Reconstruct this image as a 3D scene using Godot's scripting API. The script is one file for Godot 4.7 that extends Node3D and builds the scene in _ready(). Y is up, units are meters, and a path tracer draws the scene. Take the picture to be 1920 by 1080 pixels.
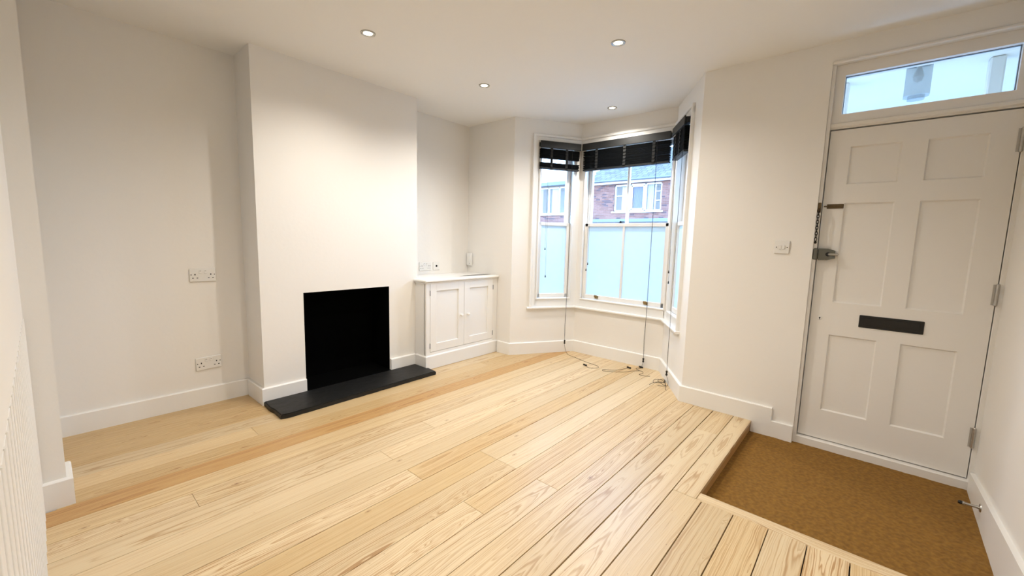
extends Node3D
# A bare front room with pine boards, a bay of sash windows and a front door.
const H := 2.466
const ZF := -3.2595      # inner face of the front wall
const ZB := -3.9014      # inner face of the bay front
const XA := -3.52        # party wall in the alcoves
const XC := -3.206       # chimney breast face
const ZC0 := -0.999
const ZC1 := -2.3265
const B1 := Vector2(-2.8456, ZF)
const B2 := Vector2(-2.4525, ZB)
const B3 := Vector2(-1.4459, ZB)
const B4 := Vector2(-1.0327, ZF)
const XS := -0.535       # edge of the raised floor at the doormat well
const ZS := -2.085
const WELL := -0.078     # carpet level
const ZD := -3.3095      # door leaf face
const ZP := 0.063        # boarded partition beside the camera

var M := {}
var taken := {}
var uvmap = null
var rng := RandomNumberGenerator.new()

# ---------------------------------------------------------------- mesh helpers
func mb() -> SurfaceTool:
	var st := SurfaceTool.new()
	st.begin(Mesh.PRIMITIVE_TRIANGLES)
	return st

func vert(st: SurfaceTool, p: Vector3, n: Vector3) -> void:
	st.set_normal(n)
	if uvmap != null:
		st.set_uv(uvmap.call(p))
	st.add_vertex(p)

func tri(st: SurfaceTool, a: Vector3, b: Vector3, c: Vector3, n: Vector3) -> void:
	var g := (b - a).cross(c - a)
	vert(st, a, n)
	if g.dot(n) > 0.0:
		vert(st, c, n); vert(st, b, n)
	else:
		vert(st, b, n); vert(st, c, n)

func quad(st: SurfaceTool, a: Vector3, b: Vector3, c: Vector3, d: Vector3, n: Vector3) -> void:
	tri(st, a, b, c, n)
	tri(st, a, c, d, n)

func flat_quad(st: SurfaceTool, a: Vector3, b: Vector3, c: Vector3, d: Vector3, away_from: Vector3) -> void:
	var n := (b - a).cross(c - a)
	if n.length() < 1e-12:
		n = (c - a).cross(d - a)
	n = n.normalized()
	if n.dot((a + b + c + d) / 4.0 - away_from) < 0.0:
		n = -n
	quad(st, a, b, c, d, n)

# a box from lo to hi with its edges cut off by c
func cbox(st: SurfaceTool, lo: Vector3, hi: Vector3, c := 0.0, xf := Transform3D.IDENTITY) -> void:
	var m := (lo + hi) / 2.0
	var h := (hi - lo) / 2.0
	c = minf(c, minf(h.x, minf(h.y, h.z)) * 0.9)
	var p := func(s: Vector3, ax: int) -> Vector3:
		var v := m
		for k in 3:
			v[k] += s[k] * (h[k] - (0.0 if k == ax else c))
		return xf * v
	var nb := xf.basis.orthonormalized()
	for ax in 3:
		var a1 := (ax + 1) % 3
		var a2 := (ax + 2) % 3
		for s in [-1.0, 1.0]:
			var q := []
			for e in [[-1, -1], [1, -1], [1, 1], [-1, 1]]:
				var sg := Vector3.ZERO
				sg[ax] = s; sg[a1] = e[0]; sg[a2] = e[1]
				q.append(p.call(sg, ax))
			var n := Vector3.ZERO
			n[ax] = s
			quad(st, q[0], q[1], q[2], q[3], nb * n)
			if c > 0.0:
				for s2 in [-1.0, 1.0]:
					var u := Vector3.ZERO
					u[ax] = s; u[a1] = s2; u[a2] = -1
					var w := u
					w[a2] = 1
					var n2 := Vector3.ZERO
					n2[ax] = s; n2[a1] = s2
					quad(st, p.call(u, ax), p.call(w, ax), p.call(w, a1), p.call(u, a1), nb * n2.normalized())
	if c > 0.0:
		for sx in [-1.0, 1.0]:
			for sy in [-1.0, 1.0]:
				for sz in [-1.0, 1.0]:
					var s := Vector3(sx, sy, sz)
					tri(st, p.call(s, 0), p.call(s, 1), p.call(s, 2), nb * s.normalized())

func bx(x0, y0, z0, x1, y1, z1, c := 0.0) -> SurfaceTool:
	var st := mb()
	cbox(st, Vector3(x0, y0, z0), Vector3(x1, y1, z1), c)
	return st

# polygon in the xz plane pulled up from y0 to y1
func prism_y(st: SurfaceTool, poly: PackedVector2Array, y0: float, y1: float) -> void:
	var ix := Geometry2D.triangulate_polygon(poly)
	for k in range(0, ix.size(), 3):
		var a := poly[ix[k]]
		var b := poly[ix[k + 1]]
		var c := poly[ix[k + 2]]
		tri(st, Vector3(a.x, y1, a.y), Vector3(b.x, y1, b.y), Vector3(c.x, y1, c.y), Vector3.UP)
		tri(st, Vector3(a.x, y0, a.y), Vector3(b.x, y0, b.y), Vector3(c.x, y0, c.y), Vector3.DOWN)
	var cw := 1.0 if Geometry2D.is_polygon_clockwise(poly) else -1.0
	for k in poly.size():
		var a := poly[k]
		var b := poly[(k + 1) % poly.size()]
		var d := (b - a).normalized()
		var n := Vector3(-d.y, 0, d.x) * cw
		quad(st, Vector3(a.x, y0, a.y), Vector3(b.x, y0, b.y), Vector3(b.x, y1, b.y), Vector3(a.x, y1, a.y), n)

# polygon in a plane (u, v axes at origin o) pulled along w
func prism(st: SurfaceTool, poly: PackedVector2Array, o: Vector3, u: Vector3, v: Vector3, w: Vector3) -> void:
	var wn := w.normalized()
	var ix := Geometry2D.triangulate_polygon(poly)
	for k in range(0, ix.size(), 3):
		var t := []
		for j in 3:
			var q := poly[ix[k + j]]
			t.append(o + u * q.x + v * q.y)
		tri(st, t[0], t[1], t[2], -wn)
		tri(st, t[0] + w, t[1] + w, t[2] + w, wn)
	var cen := Vector2.ZERO
	var cw := Geometry2D.is_polygon_clockwise(poly)
	for k in poly.size():
		var a := poly[k]
		var b := poly[(k + 1) % poly.size()]
		var d := (b - a).normalized()
		var n2 := Vector2(-d.y, d.x) if cw else Vector2(d.y, -d.x)
		var n := (u * n2.x + v * n2.y).normalized()
		var pa := o + u * a.x + v * a.y
		var pb := o + u * b.x + v * b.y
		quad(st, pa, pb, pb + w, pa + w, n)

# profile [(out, y)...] closed, swept with mitres along a polyline; out points to the room
func sweep(st: SurfaceTool, line: Array, prof: Array) -> void:
	var offs := []
	for k in line.size():
		var d0: Vector2 = (line[k] - line[maxi(k - 1, 0)]).normalized()
		var d1: Vector2 = (line[mini(k + 1, line.size() - 1)] - line[k]).normalized()
		if k == 0: d0 = d1
		if k == line.size() - 1: d1 = d0
		var n0 := Vector2(-d0.y, d0.x)
		var n1 := Vector2(-d1.y, d1.x)
		var b := (n0 + n1).normalized()
		offs.append(b / maxf(b.dot(n0), 0.2))
	for k in line.size() - 1:
		var mid_in: Vector2 = (line[k] + line[k + 1]) / 2.0
		var cy := 0.0
		var co := 0.0
		for q in prof:
			cy += q.y / prof.size()
			co += q.x / prof.size()
		var nn: Vector2 = (offs[k] + offs[k + 1]).normalized()
		var cen := Vector3(mid_in.x + nn.x * co, cy, mid_in.y + nn.y * co)
		for j in prof.size():
			var a: Vector2 = prof[j]
			var b: Vector2 = prof[(j + 1) % prof.size()]
			var f := func(q: Vector2, i: int) -> Vector3:
				var g: Vector2 = line[i] + offs[i] * q.x
				return Vector3(g.x, q.y, g.y)
			flat_quad(st, f.call(a, k), f.call(b, k), f.call(b, k + 1), f.call(a, k + 1), cen)
	for e in [0, line.size() - 1]:
		var poly := PackedVector2Array(prof)
		var ix := Geometry2D.triangulate_polygon(poly)
		var dd: Vector2 = (line[1] - line[0]).normalized() * -1.0 if e == 0 else (line[e] - line[e - 1]).normalized()
		for k in range(0, ix.size(), 3):
			var t := []
			for j in 3:
				var q := poly[ix[k + j]]
				var g: Vector2 = line[e] + offs[e] * q.x
				t.append(Vector3(g.x, q.y, g.y))
			tri(st, t[0], t[1], t[2], Vector3(dd.x, 0, dd.y))

# profile of (radius, height) turned about the axis at o
func lathe(st: SurfaceTool, prof: Array, o: Vector3, axis: Vector3, seg := 20) -> void:
	axis = axis.normalized()
	var u := axis.cross(Vector3(0.3, 0.9, 0.27)).normalized()
	var v := axis.cross(u)
	for k in prof.size() - 1:
		var a: Vector2 = prof[k]
		var b: Vector2 = prof[k + 1]
		var t := (b - a).normalized()
		var nr := t.y
		var na := -t.x
		for j in seg:
			var t0 := TAU * j / seg
			var t1 := TAU * (j + 1) / seg
			var r0 := u * cos(t0) + v * sin(t0)
			var r1 := u * cos(t1) + v * sin(t1)
			var n0 := (r0 * nr + axis * na).normalized()
			var n1 := (r1 * nr + axis * na).normalized()
			var p := [o + r0 * a.x + axis * a.y, o + r1 * a.x + axis * a.y, o + r1 * b.x + axis * b.y, o + r0 * b.x + axis * b.y]
			var ns := [n0, n1, n1, n0]
			for f in [[0, 1, 2], [0, 2, 3]]:
				var g: Vector3 = (p[f[1]] - p[f[0]]).cross(p[f[2]] - p[f[0]])
				if g.length() < 1e-14:
					continue
				var order: Array = [f[0], f[2], f[1]] if g.dot(ns[f[0]]) > 0.0 else f
				for i in order:
					vert(st, p[i], ns[i])

func tube(st: SurfaceTool, pts: Array, r: float, seg := 6) -> void:
	var rings := []
	for k in pts.size():
		var d: Vector3 = (pts[mini(k + 1, pts.size() - 1)] - pts[maxi(k - 1, 0)]).normalized()
		var ref := Vector3.UP if absf(d.y) < 0.9 else Vector3.RIGHT
		var u := d.cross(ref).normalized()
		var v := d.cross(u)
		var ring := []
		for j in seg:
			var a := TAU * j / seg
			ring.append([pts[k] + (u * cos(a) + v * sin(a)) * r, u * cos(a) + v * sin(a)])
		rings.append(ring)
	for k in pts.size() - 1:
		var ref0: Vector3 = rings[k][0][1]
		var shift := 0
		var best := -2.0
		for s in seg:
			var dd: float = ref0.dot(rings[k + 1][s][1])
			if dd > best:
				best = dd; shift = s
		for j in seg:
			var j1 := (j + 1) % seg
			var p := [rings[k][j], rings[k][j1], rings[k + 1][(j1 + shift) % seg], rings[k + 1][(j + shift) % seg]]
			for f in [[0, 1, 2], [0, 2, 3]]:
				var g: Vector3 = (p[f[1]][0] - p[f[0]][0]).cross(p[f[2]][0] - p[f[0]][0])
				var order: Array = [f[0], f[2], f[1]] if g.dot(p[f[0]][1]) > 0.0 else f
				for i in order:
					vert(st, p[i][0], p[i][1])

func smooth_path(pts: Array, steps := 5) -> Array:
	var c := Curve3D.new()
	for k in pts.size():
		var a: Vector3 = pts[maxi(k - 1, 0)]
		var b: Vector3 = pts[mini(k + 1, pts.size() - 1)]
		c.add_point(pts[k], -(b - a) / 6.0, (b - a) / 6.0)
	var out := []
	for k in pts.size() - 1:
		for s in steps:
			out.append(c.sample(k, float(s) / steps))
	out.append(pts[pts.size() - 1])
	return out

# ---------------------------------------------------------------- scene helpers
func numbered(called: String) -> String:
	taken[called] = taken.get(called, -1) + 1
	return called if taken[called] == 0 else "%s_%03d" % [called, taken[called]]

func meta(o: Node, label: String, category: String, group := "", kind := "") -> void:
	o.set_meta("label", label)
	o.set_meta("category", category)
	if group: o.set_meta("group", group)
	if kind: o.set_meta("kind", kind)

func thing(called: String, label: String, category: String, at := Vector3.ZERO, group := "", kind := "", turned := Basis.IDENTITY) -> Node3D:
	var o := Node3D.new()
	o.name = numbered(called)
	o.transform = Transform3D(turned, at)
	add_child(o)
	meta(o, label, category, group, kind)
	return o

# one mesh; its points are world points unless own is true (then they are in the parent's axes)
func part(called: String, st: SurfaceTool, m: Material, parent: Node3D, own := false) -> MeshInstance3D:
	var o := MeshInstance3D.new()
	o.name = called
	o.mesh = st.commit()
	o.material_override = m
	parent.add_child(o, true)
	if not own:
		var t := Transform3D.IDENTITY
		var p: Node = parent
		while p != self:
			t = p.transform * t
			p = p.get_parent()
		o.transform = t.affine_inverse()
	return o

func single(called: String, st: SurfaceTool, m: Material, label: String, category: String, group := "", kind := "") -> MeshInstance3D:
	var o := MeshInstance3D.new()
	o.name = numbered(called)
	o.mesh = st.commit()
	o.material_override = m
	add_child(o)
	meta(o, label, category, group, kind)
	return o

# ---------------------------------------------------------------- materials
func mat(called: String, c: Color, rough := 0.6, metal := 0.0) -> StandardMaterial3D:
	var m := StandardMaterial3D.new()
	m.resource_name = called
	m.albedo_color = c
	m.roughness = rough
	m.metallic = metal
	M[called] = m
	return m

func noise_image(sd: int, freq: float, size := 512, oct := 4) -> Image:
	var n := FastNoiseLite.new()
	n.seed = sd
	n.noise_type = FastNoiseLite.TYPE_SIMPLEX_SMOOTH
	n.frequency = freq
	n.fractal_octaves = oct
	return n.get_seamless_image(size, size)

func relief(m: StandardMaterial3D, im: Image, per_metre: float, cm: float) -> void:
	m.uv1_triplanar = true
	m.uv1_world_triplanar = true
	m.uv1_scale = Vector3.ONE * per_metre
	m.heightmap_enabled = true
	m.heightmap_scale = cm
	m.heightmap_texture = ImageTexture.create_from_image(im)

# two-colour mottled map from noise
func mottle(im: Image, a: Color, b: Color, gain := 1.0) -> ImageTexture:
	var w := im.get_width()
	var h := im.get_height()
	im.convert(Image.FORMAT_L8)
	var src := im.get_data()
	var out := PackedByteArray()
	out.resize(w * h * 3)
	var lut := []
	for k in 256:
		var t := clampf((k / 255.0 - 0.5) * gain + 0.5, 0.0, 1.0)
		var c := a.lerp(b, t)
		lut.append([int(c.r * 255), int(c.g * 255), int(c.b * 255)])
	for k in w * h:
		var q: Array = lut[src[k]]
		out[k * 3] = q[0]; out[k * 3 + 1] = q[1]; out[k * 3 + 2] = q[2]
	var img := Image.create_from_data(w, h, false, Image.FORMAT_RGB8, out)
	img.generate_mipmaps()
	return ImageTexture.create_from_image(img)

const LANES := 6
# six boards of flat-sawn pine side by side; u runs across them, v along the grain for 3.3 m
func pine_image(sd: int, early: Color, late: Color) -> ImageTexture:
	var w := 1020
	var h := 1024
	var lw := w / LANES
	var r := RandomNumberGenerator.new()
	r.seed = sd
	var slow := FastNoiseLite.new()
	slow.seed = sd
	slow.frequency = 1.0
	slow.fractal_octaves = 2
	var fibre := FastNoiseLite.new()
	fibre.seed = sd + 9
	fibre.frequency = 1.0
	fibre.fractal_octaves = 2
	var out := PackedByteArray()
	out.resize(w * h * 3)
	for lane in LANES:
		var flat := lane % 6 != 4
		var cx := r.randf_range(0.0, 0.14) if flat else (r.randf_range(-0.25, -0.1) if r.randf() < 0.5 else r.randf_range(0.24, 0.4))
		var d0 := r.randf_range(0.004, 0.03)
		var slope := r.randf_range(-0.014, 0.014)
		var per := r.randf_range(75.0, 130.0)
		var off := r.randf() * 90.0
		var tone := r.randf_range(-0.03, 0.03)
		var strong := r.randf_range(0.65, 1.15) * (1.0 if flat else 0.55)
		for y in h:
			var ym := y / float(h) * 3.3
			# mirrored along the board so that the ends meet
			var yy := absf(ym - 1.65)
			var dz := d0 + slope * yy + 0.03 * slow.get_noise_2d(yy * 0.9, off)
			var cxx := cx + 0.025 * slow.get_noise_2d(yy * 0.7, off + 40.0)
			for xl in lw:
				var xm := xl * 0.139 / lw
				var dx := xm - cxx
				var rad := sqrt(dx * dx + dz * dz) + 0.0035 * slow.get_noise_2d(xm * 45.0 + off, yy * 4.0)
				var ring := rad * per + 1.6 * slow.get_noise_2d(rad * 55.0, off + 7.0)
				var s := fposmod(ring, 1.0)
				var band := s * s * s if s < 0.86 else (1.0 - s) * 4.6
				band *= 0.35 + 1.1 * absf(slow.get_noise_2d(floorf(ring) * 0.73, off * 3.1 + yy * 0.5))
				var f := fibre.get_noise_2d(xm * 420.0, yy * 7.0 + off)
				var t := clampf(band * 1.5 * strong + f * 0.24 + 0.13, 0.0, 1.0)
				var k := (y * w + lane * lw + xl) * 3
				var v := 1.0 + tone + f * 0.05
				out[k] = clampi(int(lerpf(early.r, late.r, t) * v * 255), 0, 255)
				out[k + 1] = clampi(int(lerpf(early.g, late.g, t) * v * 255), 0, 255)
				out[k + 2] = clampi(int(lerpf(early.b, late.b, t) * v * 255), 0, 255)
		# resin streaks
		for q in 9:
			var sy := r.randi_range(60, h - 60)
			var sx := r.randi_range(8, lw - 8)
			var half := r.randi_range(8, 45)
			for yy in range(-half, half + 1):
				for xx in range(-2, 3):
					var a := (1.0 - absf(yy) / float(half + 1)) * (1.0 - absf(xx) / 3.0) * 0.4
					var k := ((sy + yy) * w + lane * lw + sx + xx) * 3
					out[k] = int(lerpf(out[k], 140, a)); out[k + 1] = int(lerpf(out[k + 1], 96, a)); out[k + 2] = int(lerpf(out[k + 2], 56, a))
		# knots and specks
		for q in 9:
			var knot := q < 1 and lane % 2 == 0
			var ky := r.randi_range(30, h - 30)
			var kx := r.randi_range(14, lw - 14)
			var rx := r.randf_range(4.0, 7.0) if knot else r.randf_range(1.2, 2.4)
			var ry := rx * (0.55 if knot else 0.5)
			for yy in range(int(-ry * 3), int(ry * 3) + 1):
				for xx in range(int(-rx * 2), int(rx * 2) + 1):
					var px := kx + xx
					if px < 0 or px >= lw: continue
					var d := sqrt(xx * xx / (rx * rx) + yy * yy / (ry * ry))
					var a := clampf(1.25 - d, 0.0, 1.0) * (0.75 if knot else 0.6)
					if knot: a = maxf(a, clampf(1.0 - absf(d - 1.7) * 2.2, 0.0, 1.0) * 0.3)
					var k := ((ky + yy) * w + lane * lw + px) * 3
					out[k] = int(lerpf(out[k], 118, a)); out[k + 1] = int(lerpf(out[k + 1], 78, a)); out[k + 2] = int(lerpf(out[k + 2], 46, a))
	var img := Image.create_from_data(w, h, false, Image.FORMAT_RGB8, out)
	img.generate_mipmaps()
	return ImageTexture.create_from_image(img)

func make_materials() -> void:
	var peel := noise_image(3, 0.03, 512, 3)
	relief(mat("wall_paint", Color(0.925, 0.915, 0.895), 0.75), peel, 1.6, 0.03)
	relief(mat("ceiling_paint", Color(0.93, 0.925, 0.91), 0.85), peel, 1.1, 0.03)
	mat("gloss", Color(0.93, 0.925, 0.91), 0.38)
	relief(mat("door_paint", Color(0.91, 0.9, 0.88), 0.42), peel, 2.4, 0.02)
	mat("cupboard_paint", Color(0.925, 0.922, 0.912), 0.4)
	mat("plastic", Color(0.9, 0.895, 0.88), 0.32)
	mat("hole", Color(0.05, 0.045, 0.04), 0.7)
	mat("print", Color(0.55, 0.53, 0.5), 0.6)
	mat("soot", Color(0.012, 0.013, 0.013), 0.9).metallic_specular = 0.15
	relief(mat("slate", Color(0.045, 0.048, 0.05), 0.55), noise_image(11, 0.012, 512, 5), 1.5, 0.25)
	mat("blind_wood", Color(0.05, 0.06, 0.06), 0.5)
	mat("blind_slat", Color(0.035, 0.042, 0.045), 0.6).metallic_specular = 0.2
	mat("blind_tape", Color(0.07, 0.075, 0.075), 0.85)
	mat("cord", Color(0.04, 0.04, 0.045), 0.8)
	mat("black_paint", Color(0.015, 0.015, 0.015), 0.35)
	mat("brass", Color(0.62, 0.53, 0.36), 0.38, 0.9)
	mat("old_brass", Color(0.42, 0.36, 0.27), 0.45, 0.85)
	mat("grey_metal", Color(0.42, 0.42, 0.39), 0.42, 0.7)
	mat("steel", Color(0.72, 0.71, 0.69), 0.28, 0.95)
	mat("dark_iron", Color(0.13, 0.11, 0.1), 0.5, 0.7)
	mat("under", Color(0.05, 0.035, 0.025), 0.95)
	var e := mat("lamp_glow", Color(1, 0.97, 0.9), 0.4)
	e.emission_enabled = true
	e.emission = Color(1.0, 0.93, 0.8)
	e.emission_energy_multiplier = 9.0
	# pine
	var tex := [
		pine_image(21, Color(0.885, 0.795, 0.625), Color(0.655, 0.49, 0.3)),
		pine_image(57, Color(0.89, 0.815, 0.67), Color(0.69, 0.545, 0.375)),
		pine_image(93, Color(0.875, 0.775, 0.59), Color(0.63, 0.45, 0.255))]
	for k in 3:
		for j in 2:
			var p := mat("pine_%d%d" % [k, j], Color.WHITE if j == 0 else Color(0.96, 0.95, 0.93), 0.35)
			p.albedo_texture = tex[k]
	var dk := mat("pine_dark", Color(0.93, 0.86, 0.77), 0.45)
	dk.albedo_texture = tex[2]
	# carpet
	var cp := mat("carpet", Color.WHITE, 1.0)
	relief(cp, noise_image(31, 0.22, 512, 3), 5.0, 0.35)
	cp.uv1_scale = Vector3.ONE * 1.7
	cp.albedo_texture = mottle(noise_image(5, 0.02, 1024, 8), Color(0.44, 0.305, 0.1), Color(0.66, 0.485, 0.2), 0.75)
	cp.heightmap_texture = ImageTexture.create_from_image(noise_image(31, 0.3, 1024, 2))
	# glass
	var g := mat("clear_glass", Color(0.95, 0.98, 1.0, 0.04), 0.02)
	g.transparency = BaseMaterial3D.TRANSPARENCY_ALPHA
	var fr := mat("frosted_glass", Color(0.9, 0.97, 1.0), 0.5)
	fr.backlight_enabled = true
	fr.backlight = Color(0.6, 0.7, 0.74)
	var lg := mat("lantern_glass", Color(0.6, 0.65, 0.66, 0.42), 0.1)
	lg.transparency = BaseMaterial3D.TRANSPARENCY_ALPHA
	# outside
	mat("render_white", Color(0.88, 0.86, 0.82), 0.8)
	var bm := mat("brick", Color.WHITE, 0.9)
	bm.vertex_color_use_as_albedo = true
	mat("mortar", Color(0.56, 0.53, 0.52), 0.95)
	mat("upvc", Color(0.93, 0.94, 0.95), 0.35)
	var rt := mat("roof_tile", Color.WHITE, 0.85)
	rt.vertex_color_use_as_albedo = true
	mat("gutter", Color(0.4, 0.43, 0.46), 0.5)
	mat("curtain_cream", Color(0.68, 0.62, 0.48), 0.9)
	mat("curtain_grey", Color(0.6, 0.6, 0.64), 0.9)
	mat("shade_blue", Color(0.17, 0.27, 0.6), 0.8)
	mat("dim_room", Color(0.38, 0.4, 0.42), 0.9)
	mat("lead", Color(0.42, 0.46, 0.5), 0.6)
	mat("tarmac", Color(0.33, 0.34, 0.35), 0.95)

# ---------------------------------------------------------------- start
func _ready() -> void:
	rng.seed = 7
	# camera
	var cam := Camera3D.new()
	cam.name = "camera"
	cam.fov = 69.94
	cam.near = 0.02
	cam.far = 200.0
	cam.transform = Transform3D(Basis(Vector3.UP, deg_to_rad(40.977)) * Basis(Vector3.RIGHT, deg_to_rad(-6.7)) * Basis(Vector3.BACK, deg_to_rad(1.467)), Vector3(0, 1.2314, 0))
	add_child(cam)
	cam.current = true
	# sky and exposure
	var we := WorldEnvironment.new()
	we.name = "environment"
	var env := Environment.new()
	env.background_mode = Environment.BG_SKY
	var sky := Sky.new()
	var sm := ProceduralSkyMaterial.new()
	sm.sky_top_color = Color(0.56, 0.76, 1.0)
	sm.sky_horizon_color = Color(0.82, 0.92, 1.0)
	sm.ground_horizon_color = Color(0.8, 0.82, 0.84)
	sm.ground_bottom_color = Color(0.5, 0.5, 0.5)
	sm.sky_energy_multiplier = 1.0
	sky.sky_material = sm
	env.sky = sky
	env.background_energy_multiplier = 7.6
	env.tonemap_mode = Environment.TONE_MAPPER_LINEAR
	env.tonemap_exposure = 1.85
	env.sdfgi_enabled = true
	env.ssao_enabled = true
	env.ssil_enabled = true
	we.environment = env
	add_child(we)
	make_materials()
	shell()
	floor_boards()
	skirtings()
	bay()
	front_door()
	fireplace()
	cupboard()
	fittings()
	blinds()
	downlights()
	outside()

# ---------------------------------------------------------------- room shell
func shell() -> void:
	var st := mb()
	# ceiling over the room and the bay
	prism_y(st, PackedVector2Array([Vector2(-3.9, 2.7), Vector2(-3.9, ZF - 0.25), B1 + Vector2(-0.2, -0.2), B2 + Vector2(-0.1, -0.2), B3 + Vector2(0.1, -0.2), B4 + Vector2(0.2, -0.2), Vector2(0.8, ZF - 0.25), Vector2(0.8, 2.7)]), H, H + 0.18)
	single("ceiling", st, M.ceiling_paint, "white painted plaster ceiling with recessed downlights", "ceiling", "", "structure")
	# party wall behind the alcoves
	single("wall_left", bx(-3.85, -0.15, ZF - 0.25, XA, H + 0.02, 0.3), M.wall_paint, "white party wall behind the two alcoves", "wall", "", "structure")
	# chimney breast with the opening left free
	st = mb()
	for b in [[ZC1, -2.026, -0.15, H], [-1.291, ZC0, -0.15, H], [-2.026, -1.291, 0.792, H]]:
		cbox(st, Vector3(XA - 0.01, b[2], b[0]), Vector3(XC, b[3], b[1]))
	single("wall_chimney", st, M.wall_paint, "white chimney breast around the black fireplace opening", "wall", "", "structure")
	# rear wall of the near alcove, its return, and the boarded partition
	st = mb()
	cbox(st, Vector3(XA - 0.02, -0.15, -0.01), Vector3(-2.62, H, 0.25))
	single("wall_return", st, M.wall_paint, "white plastered wall end at the left edge, beside the near alcove", "wall", "", "structure")
	var rear := thing("wall_rear", "white partition with tongue and groove boarding at far left edge", "wall", Vector3(-1.7, 0, ZP), "", "structure")
	part("plaster", bx(-2.63, -0.15, ZP + 0.012, -0.8, H, 0.25), M.wall_paint, rear)
	part("upper_panel", bx(-2.62, 0.86, ZP, -0.8, H, ZP + 0.014), M.wall_paint, rear)
	var x := -2.62
	while x < -0.83:
		var b := bx(x + 0.002, -0.01, ZP, minf(x + 0.083, -0.802), 0.86, ZP + 0.02, 0.006)
		lathe(b, [Vector2(0.0, 0.0), Vector2(0.003, 0.0), Vector2(0.003, 0.868), Vector2(0.0, 0.868)], Vector3(x + 0.012, -0.01, ZP), Vector3.UP, 12)
		part("board", b, M.gloss, rear)
		x += 0.085
	# the hall behind the camera
	single("wall_hall", bx(-0.95, -0.15, 0.25, -0.8, H, 2.6), M.wall_paint, "white hall wall behind the boarded partition, out of view", "wall", "", "structure")
	single("wall_back", bx(-0.95, -0.15, 2.5, 0.8, H, 2.7), M.wall_paint, "white wall at the rear of the hall, out of view", "wall", "", "structure")
	# right-hand wall, slightly out of square
	st = mb()
	prism_y(st, PackedVector2Array([Vector2(0.542, ZF - 0.3), Vector2(0.9, ZF - 0.3), Vector2(0.9, 2.7), Vector2(0.40, 2.7)]), -0.15, H + 0.02)
	single("wall_right", st, M.wall_paint, "white wall on the right, beside the hinges of the front door", "wall", "", "structure")
	# front wall left and right of the bay
	single("wall_front_left", bx(XA - 0.02, -0.15, ZF - 0.25, B1.x, H, ZF), M.wall_paint, "narrow white wall between cupboard alcove and bay", "wall", "", "structure")
	st = mb()
	cbox(st, Vector3(B4.x, -0.15, ZF - 0.2), Vector3(-0.291, H, ZF))
	cbox(st, Vector3(-0.291, 2.345, ZF - 0.2), Vector3(0.56, H, ZF))
	single("wall_front_right", st, M.wall_paint, "cream-lit wall with the light switch between bay and front door", "wall", "", "structure")

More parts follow.
